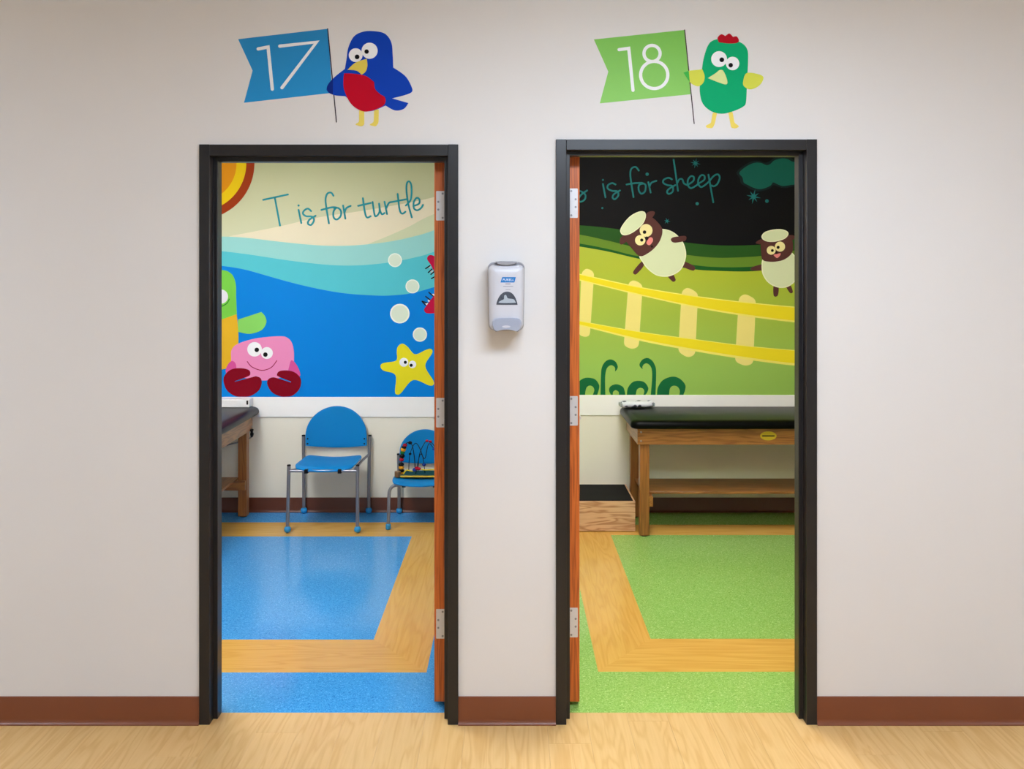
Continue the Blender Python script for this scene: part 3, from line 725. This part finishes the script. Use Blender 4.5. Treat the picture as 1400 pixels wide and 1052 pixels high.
TX.letters('letter', [[[(58, 195), (255, 152)], [(150, 175), (192, 400)]], [[(340, 275), (362, 380)], [(340, 240)]],
    [[(440, 285), (415, 265), (385, 280), (375, 305), (400, 325), (450, 330), (462, 360), (440, 395), (415, 385), (425, 355), (475, 322)]],
    [[(618, 162), (600, 138), (570, 145), (555, 190), (562, 260), (582, 382)], [(522, 275), (600, 255), (640, 255)]],
    [[(640, 255), (618, 290), (620, 335), (645, 352), (675, 325), (678, 285), (655, 260), (625, 262)]],
    [[(695, 240), (713, 345)], [(705, 300), (720, 262), (755, 243)]],
    [[(853, 182), (868, 290), (885, 335), (915, 325)], [(815, 243), (915, 220)]],
    [[(930, 212), (945, 310), (960, 325), (985, 290), (982, 225)], [(982, 225), (990, 280), (1005, 310), (1025, 300)]],
    [[(1025, 210), (1045, 308)], [(1040, 260), (1060, 220), (1085, 212)]],
    [[(1130, 148), (1145, 270), (1165, 305), (1192, 290)], [(1085, 212), (1200, 190)]],
    [[(1195, 240), (1235, 190), (1240, 90), (1225, 50), (1205, 60), (1200, 120), (1215, 230), (1243, 335)]],
    [[(1255, 245), (1300, 225), (1302, 190), (1280, 180), (1258, 215), (1260, 262), (1285, 278), (1315, 262), (1332, 235)]]], 14, 7, ink((40, 140, 150)), e)
sf = C4.shape('starfish', [(1045, 472), (1070, 453), (1100, 470), (1142, 513), (1200, 490), (1230, 483), (1240, 505), (1200, 578), (1245, 660), (1245, 685), (1220, 688), (1132, 658), (1065, 730), (1042, 740), (1030, 722), (1032, 630), (965, 605), (948, 580), (965, 562), (1036, 548), (1040, 500)], 7, ink((232, 220, 36)), e)
for x, y, r, p in ((1080, 558, 25, (1088, 558, 9)), (1128, 570, 21, (1121, 575, 9))):
    C4.dot('eye', x, y, r, 8, WHT, sf); C4.dot('pupil', *p, 9, BLK, sf)
Q = Print(296, 360, 5.537, YF)
tu = Q.shape('turtle', [(44, 52), (85, 62), (125, 95), (147, 160), (150, 260), (156, 400), None, (156, 400), (-240, 500), (-240, 160), (-150, 70), (-50, 50), (44, 52)], 8, ink((118, 200, 72)), e)
Q.shape('shell', [(154, 386), (44, 425), (-240, 520), None, (-240, 520), (-240, 760), (-60, 820), (44, 805), (120, 770), (162, 650), (166, 520), (154, 386)], 9, ink((224, 176, 40)), tu)
Q.shape('flipper', [(163, 428), (340, 370), None, (340, 370), (370, 405), (378, 450), (350, 500), (300, 525), (240, 535), (165, 520), None, (165, 520), (163, 428)], 8, ink((134, 208, 98)), tu)
Q.dot('eye', 35, 253, 54, 9, ink((226, 222, 230)), tu)
Q.strokes('cheek', [[(20, 335), (60, 318), (85, 298), (98, 272)]], 7, 10, ink((40, 128, 40)), tu)
crb = Q.shape('crab', [(112, 700), (120, 650), (165, 610), (300, 570), (480, 553), (545, 570), (578, 620), (588, 700), (575, 790), (500, 860), (350, 888), (190, 860), (125, 790)], 11, ink((232, 140, 186)), e)
DP, CL = ink((214, 84, 152)), ink((128, 0, 26))
Q.shape('arm', [(72, 810), (90, 765), (120, 740), (148, 765), (148, 840), (90, 850)], 12, DP, crb)
Q.shape('arm', [(546, 830), (552, 780), (570, 735), (610, 775), (635, 850), (580, 860)], 12, DP, crb)
Q.shape('claw', [(140, 893), (240, 857), (258, 835), (245, 808), (190, 795), (120, 802), (70, 840), (55, 890), (80, 960), (140, 1004), (200, 1010), (260, 1004), (320, 965), (343, 910), (335, 870), (300, 855), None, (300, 855), (140, 898), None, (140, 898), (140, 893)], 13, CL, crb)
Q.shape('claw', [(565, 903), (470, 873), None, (470, 873), (430, 864), (395, 878), (386, 915), (420, 975), (480, 1006), (530, 1010), (580, 1000), (630, 950), (640, 880), (600, 830), (540, 812), (480, 817), (460, 840), (472, 858), (565, 896), None, (565, 896), (565, 903)], 13, CL, crb)
for x, y, r, p in ((290, 652, 55, (307, 656, 17)), (383, 680, 45, (372, 692, 17))):
    Q.dot('eye', x, y, r, 12, WHT, crb); Q.dot('pupil', *p, 14, BLK, crb)
Q.strokes('smile', [[(235, 745), (270, 785), (345, 811), (415, 790), (458, 738)]], 6, 12, ink((150, 20, 60)), crb)
V = Print(560, 330, 7.013, YF)
RD = ink((186, 12, 62))
ur = V.shape('red_creature', [(170, 175), (178, 142), (205, 132), (240, 145), (330, 200), (420, 290), (420, 380), (330, 360), (240, 292), (205, 228)], 9, RD, e)
V.letters('bristle', [[[(155, 262), (195, 235)]], [[(180, 300), (215, 268)]], [[(205, 318), (238, 290)]], [[(210, 358), (245, 338)]]], 12, 8, ink((24, 22, 30)), ur)
lr = V.shape('red_creature', [(140, 662), (150, 635), (190, 580), (240, 520), (330, 470), (420, 470), (420, 640), (330, 680), (240, 690), (165, 690)], 9, RD, e)
for x, y in ((165, 600), (186, 570), (226, 515)): V.dot('tooth', x, y, 11, 7.5, WHT, lr)
for x, y in ((192, 246), (212, 290)): V.dot('tooth', x, y, 13, 7.5, ink((176, 190, 190)), ur)
V.letters('bristle', [[[(120, 576), (165, 590)]], [[(125, 583), (152, 612)]], [[(155, 530), (195, 562)]], [[(185, 490), (228, 528)]]], 12, 8.2, ink((24, 22, 30)), lr)

# ------------------------------------------------------------------ night meadow mural in the green room
A = Print(750, 180, 3.684, YF)
xa, xb, ya, yb = -146, 1815, -58, (540.2-180)*3.684
e = empty('wall_mural', (px(940, 1.885), YF, 0), 'night meadow wall mural with sheep reading is for sheep', 'mural')
A.shape('night_sky', [(xa, ya), (xb, ya), (xb, yb), (xa, yb)], 1, ink((12, 12, 17)), e, True)
def hill(top, by, layer, m, name='hill'): return A.shape(name, spline(top)+[(xb, by), (xa, by)], layer, m, e, True)
hill([(xa, 455), (0, 460), (150, 472), (250, 480), (400, 500), (550, 535), (700, 560), (850, 573), (1000, 573), (1100, 565), (1250, 530), (1500, 450), (xb, 330)], 760, 2, ink((40, 84, 32)))
hill([(xa, 490), (0, 500), (160, 520), (300, 550), (450, 585), (700, 622), (850, 636), (1000, 632), (1080, 625), (1250, 597), (1500, 540), (xb, 450)], 800, 3, ink((100, 134, 44)))
hill([(xa, 535), (0, 545), (160, 565), (300, 592), (450, 628), (700, 668), (830, 682), (1000, 682), (1250, 660), (1500, 620), (xb, 540)], 800, 4, ink((26, 88, 36)))
hill([(xa, 545), (0, 555), (160, 580), (300, 605), (450, 640), (700, 690), (850, 702), (1000, 705), (1100, 697), (1250, 680), (1500, 640), (xb, 570)], yb, 5, gradient('meadow print', (172, 186, 34), (150, 192, 84), 1.0, 1.7), e and 'meadow')
Z2 = Print(750, 340, 3.684, YF)
PY, RY, RE = ink((240, 226, 136)), ink((240, 222, 40)), ink((244, 232, 116))
fe = Z2.shape('fence_rail', spline([(-140, 58), (158, 127), (470, 195), (750, 240), (1000, 270), (1247, 293), (1500, 308), (1810, 320)])+spline([(1810, 408), (1500, 392), (1247, 373), (1000, 342), (750, 300), (470, 239), (158, 162), (-140, 90)]), 7, RE, e, True)
Z2.shape('rail_face', spline([(-140, 62), (158, 132), (470, 200), (750, 245), (1000, 275), (1247, 298), (1500, 313), (1810, 325)])+spline([(1810, 400), (1500, 384), (1247, 364), (1000, 333), (750, 292), (470, 232), (158, 156), (-140, 86)]), 8, RY, fe, True)
f2 = Z2.shape('fence_rail', spline([(-140, 305), (158, 364), (470, 420), (750, 458), (1000, 490), (1247, 512), (1500, 528), (1810, 540)])+spline([(1810, 622), (1500, 608), (1247, 591), (1000, 560), (750, 520), (470, 467), (158, 390), (-140, 328)]), 7, RE, e, True)
Z2.shape('rail_face', spline([(-140, 307), (158, 367), (470, 423), (750, 461), (1000, 493), (1247, 515), (1500, 531), (1810, 543)])+spline([(1810, 610), (1500, 596), (1247, 579), (1000, 548), (750, 509), (470, 457), (158, 383), (-140, 324)]), 8, RY, f2, True)
for p in ([(165, 122), (190, 97), (230, 118), (208, 438), (185, 447), (152, 436)], [(402, 172), (430, 157), (474, 182), (454, 495), (420, 508), (378, 490)],
          [(670, 214), (700, 194), (753, 224), (738, 535), (700, 551), (652, 520)], [(958, 245), (990, 227), (1044, 256), (1030, 580), (990, 593), (938, 570)],
          [(1270, 268), (1300, 250), (1356, 278), (1342, 600), (1300, 612), (1250, 590)]):
    Z2.shape('fence_post', roundpoly(p, 22), 6, PY, e, True)
K = Print(785, 480, 8.75, YF); KB = 526
PG = ink((22, 104, 58))
for run in ([(315, KB), (320, 300), (330, 200), (370, 130), (430, 102), (490, 125), (520, 180), (512, 220), (488, 246), None, (488, 246), (488, 205), (468, 180), (435, 172), (400, 195), (380, 240), (370, 330), (372, KB), None, (372, KB), (315, KB)],
            [(972, KB), (980, 250), (960, 160), (920, 105), (870, 85), (815, 105), (782, 155), (788, 190), (820, 220), None, (820, 220), (815, 190), (835, 160), (870, 150), (910, 180), (930, 240), (930, 350), (915, KB), None, (915, KB), (972, KB)],
            [(20, KB), (30, 430), (60, 365), (110, 330), (170, 320), (250, 340), (295, 400), (298, 450), (275, KB), None, (275, KB), (222, KB), None, (222, KB), (240, 470), (222, 428), (185, 415), (150, 435), (135, 480), (130, KB), None, (130, KB), (20, KB)],
            [(440, KB), (418, 480), (425, 435), (470, 405), (530, 403), (590, 440), (612, KB), None, (612, KB), (535, KB), None, (535, KB), (530, 490), (495, 470), (465, 490), (462, KB), None, (462, KB), (440, KB)],
            [(630, KB), (640, 450), (690, 380), (760, 357), (840, 375), (885, 440), (875, 490), (850, KB), None, (850, KB), (828, KB), None, (828, KB), (838, 480), (820, 450), (785, 442), (750, 465), (735, KB), None, (735, KB), (630, KB)],
            [(990, KB), (1000, 440), (1060, 350), (1170, 308), (1260, 330), (1325, 400), (1328, 460), (1305, KB), None, (1305, KB), (1258, KB), None, (1258, KB), (1262, 470), (1230, 425), (1180, 418), (1145, 450), (1135, KB), None, (1135, KB), (990, KB)]):
    K.shape('curly_plant', run, 7, PG, e)
BR, WL, WR = ink((88, 52, 50)), ink((216, 226, 190)), ink((234, 238, 206))
EYE, TON = ink((242, 230, 170)), ink((232, 140, 140))
def shrink(pts, d):
    cx = sum(p[0] for p in pts)/len(pts); cy_ = sum(p[1] for p in pts)/len(pts)
    return [(cx+(x-cx)*(1-d/max(1, math.hypot(x-cx, y-cy_))), cy_+(y-cy_)*(1-d/max(1, math.hypot(x-cx, y-cy_)))) for x, y in pts]
def sheep(P, body, head, ears, cap, eyes, tongue, limbs, under, d, extra=()):
    s = P.shape('sheep', body, 10, WR, e); P.shape('fleece', shrink(body, d), 11, WL, s)
    for p in under: P.shape('leg', p, 9, BR, s)
    for p in limbs: P.shape('arm', p, 12, BR, s)
    P.shape('head', head, 12, BR, s)
    for p in ears: P.shape('ear', p, 11.5, BR, s)
    P.shape('cap', cap, 13, WR, s); P.shape('cap_face', shrink(cap, d), 14, WL, s)
    for x, y, r, p in eyes: P.dot('eye', x, y, r, 13, EYE, s); P.dot('pupil', *p, 15, BLK, s)
    P.shape('tongue', tongue, 14, TON, s)
    for x, y, r in extra: P.dot('nose', x, y, r, 13, ink((34, 22, 22)), s)
sheep(Print(835, 280, 8.767, YF), [(620, 292), (720, 315), (800, 370), (870, 460), (902, 580), (885, 690), (830, 790), (730, 850), (640, 865), (540, 845), (440, 770), (380, 690), (340, 600), (400, 420), (520, 310)],
    [(345, 617), (250, 520), (185, 440), (150, 350), (300, 220), (420, 130), (490, 150), (560, 210), (615, 290), (605, 390), (550, 490), (450, 580)],
    [[(415, 150), (440, 95), (490, 78), (525, 88), (520, 122), (480, 165)], [(210, 370), (130, 385), (108, 430), (112, 472), (140, 475), (200, 430)]],
    [(112, 310), (150, 230), (230, 140), (330, 85), (400, 85), (420, 140), (385, 230), (300, 310), (210, 360), (140, 362)],
    [(422, 310, 77, (403, 330, 21)), (352, 427, 62, (370, 425, 19))], [(430, 445), (465, 395), (498, 400), (502, 440), (465, 485), (432, 472)],
    [[(718, 418), (745, 392), (820, 380), (890, 376), (905, 400), (885, 435), (790, 455), (740, 450)]],
    [[(395, 670), (390, 740), (310, 830), (278, 832), (270, 800), (340, 710)], [(680, 850), (740, 835), (775, 890), (770, 916), (738, 920)], [(870, 680), (960, 715), (1005, 745), (1005, 780), (970, 788), (860, 740)]], 12, ((430, 403, 22), (492, 502, 14)))
sheep(Print(1020, 300, 9.563, YF), [(215, 520), (200, 620), (215, 720), (270, 810), (350, 870), (450, 897), (550, 880), (640, 810), (690, 700), (690, 570), (640, 480), (560, 420), (400, 420), (280, 450)],
    [(200, 300), (195, 420), (215, 530), (300, 555), (400, 552), (500, 525), (590, 450), (610, 350), (590, 250), (520, 200), (300, 230)],
    [[(215, 262), (160, 275), (125, 308), (150, 322), (215, 322)], [(560, 212), (620, 213), (643, 235), (590, 275)]],
    [(200, 230), (240, 170), (340, 137), (450, 130), (530, 155), (550, 195), (510, 250), (420, 285), (320, 297), (240, 280)],
    [(325, 405, 58, (340, 409, 18)), (440, 358, 66, (415, 367, 20))], [(358, 465), (400, 455), (445, 445), (440, 475), (405, 507), (375, 490)],
    [], [[(230, 590), (120, 610), (60, 640), (80, 668), (220, 662)], [(360, 870), (420, 880), (418, 980), (390, 1012), (358, 990)], [(520, 870), (575, 860), (608, 940), (595, 966), (565, 955)], [(660, 600), (740, 610), (800, 640), (770, 668), (660, 660)]], 14, ((395, 435, 14),))
Cc = Print(980, 210, 11.687, YF)
cl = [(360, 320), (400, 260), (500, 190), (600, 150), (700, 150), (790, 185), (850, 170), (920, 110), (1030, 80), (1130, 90), (1210, 130), (1330, 130), (1450, 200), (1500, 320), (1430, 440), (1300, 490), (1200, 500), (1060, 520), (970, 492), (900, 462), (860, 510), (780, 550), (680, 570), (580, 545), (500, 505), (430, 465), (410, 385)]
c0 = Cc.shape('cloud', shrink(cl, -45), 2, ink((20, 38, 42)), e); Cc.shape('cloud_face', cl, 3, ink((22, 96, 88)), c0)
TE = ink((34, 116, 120))
def star(P, x, y, r, k=8):
    pts = []
    for i in range(2*k):
        a = PI*i/k+.2; q = r*(1 if i % 4 == 0 else .85) if i % 2 == 0 else r*.27; pts.append((x+q*math.cos(a), y+q*math.sin(a)))
    P.shape('star', pts, 4, TE, e, True)
star(Cc, 588, 690, 118); Cc.dot('star', 800, 760, 28, 4, TE, e)
T2 = Print(785, 210, 6.364, YF)
star(T2, 1055, 85, 45); star(T2, 808, 588, 30, 6)
for x, y, r in ((635, 180, 14), (1070, 437, 14), (245, 475, 9)): T2.dot('star', x, y, r, 4, TE, e)
T2.letters('letter', [[[(30, 255), (0, 272), (5, 310), (60, 330), (97, 360), (92, 400), (55, 420), (38, 400), (60, 360), (112, 322)]],
    [[(250, 265), (272, 382)], [(250, 230)]], [[(360, 270), (330, 258), (295, 275), (292, 305), (330, 325), (375, 330), (384, 365), (355, 397), (335, 385), (345, 355), (398, 322)]],
    [[(562, 148), (535, 118), (500, 130), (488, 180), (500, 280), (516, 380)], [(455, 270), (530, 258), (590, 256)]],
    [[(600, 262), (565, 275), (562, 320), (585, 350), (615, 330), (622, 280), (605, 262), (575, 258)]],
    [[(645, 250), (665, 340)], [(655, 290), (672, 255), (715, 238)]],
    [[(850, 225), (820, 212), (780, 228), (775, 255), (810, 275), (855, 285), (857, 330), (825, 352), (808, 335), (825, 308), (880, 275)]],
    [[(865, 55), (903, 325)], [(895, 260), (915, 225), (940, 225), (955, 260), (985, 275)]],
    [[(985, 275), (1035, 240), (1040, 205), (1015, 198), (990, 230), (990, 275), (1015, 302), (1060, 280), (1075, 265)]],
    [[(1075, 265), (1130, 230), (1132, 195), (1105, 190), (1082, 222), (1080, 265), (1105, 292), (1150, 265), (1180, 235)]],
    [[(1168, 185), (1210, 425)], [(1180, 235), (1215, 195), (1250, 182), (1266, 212), (1245, 265), (1215, 285), (1195, 278)]]], 14, 4, TE, e)
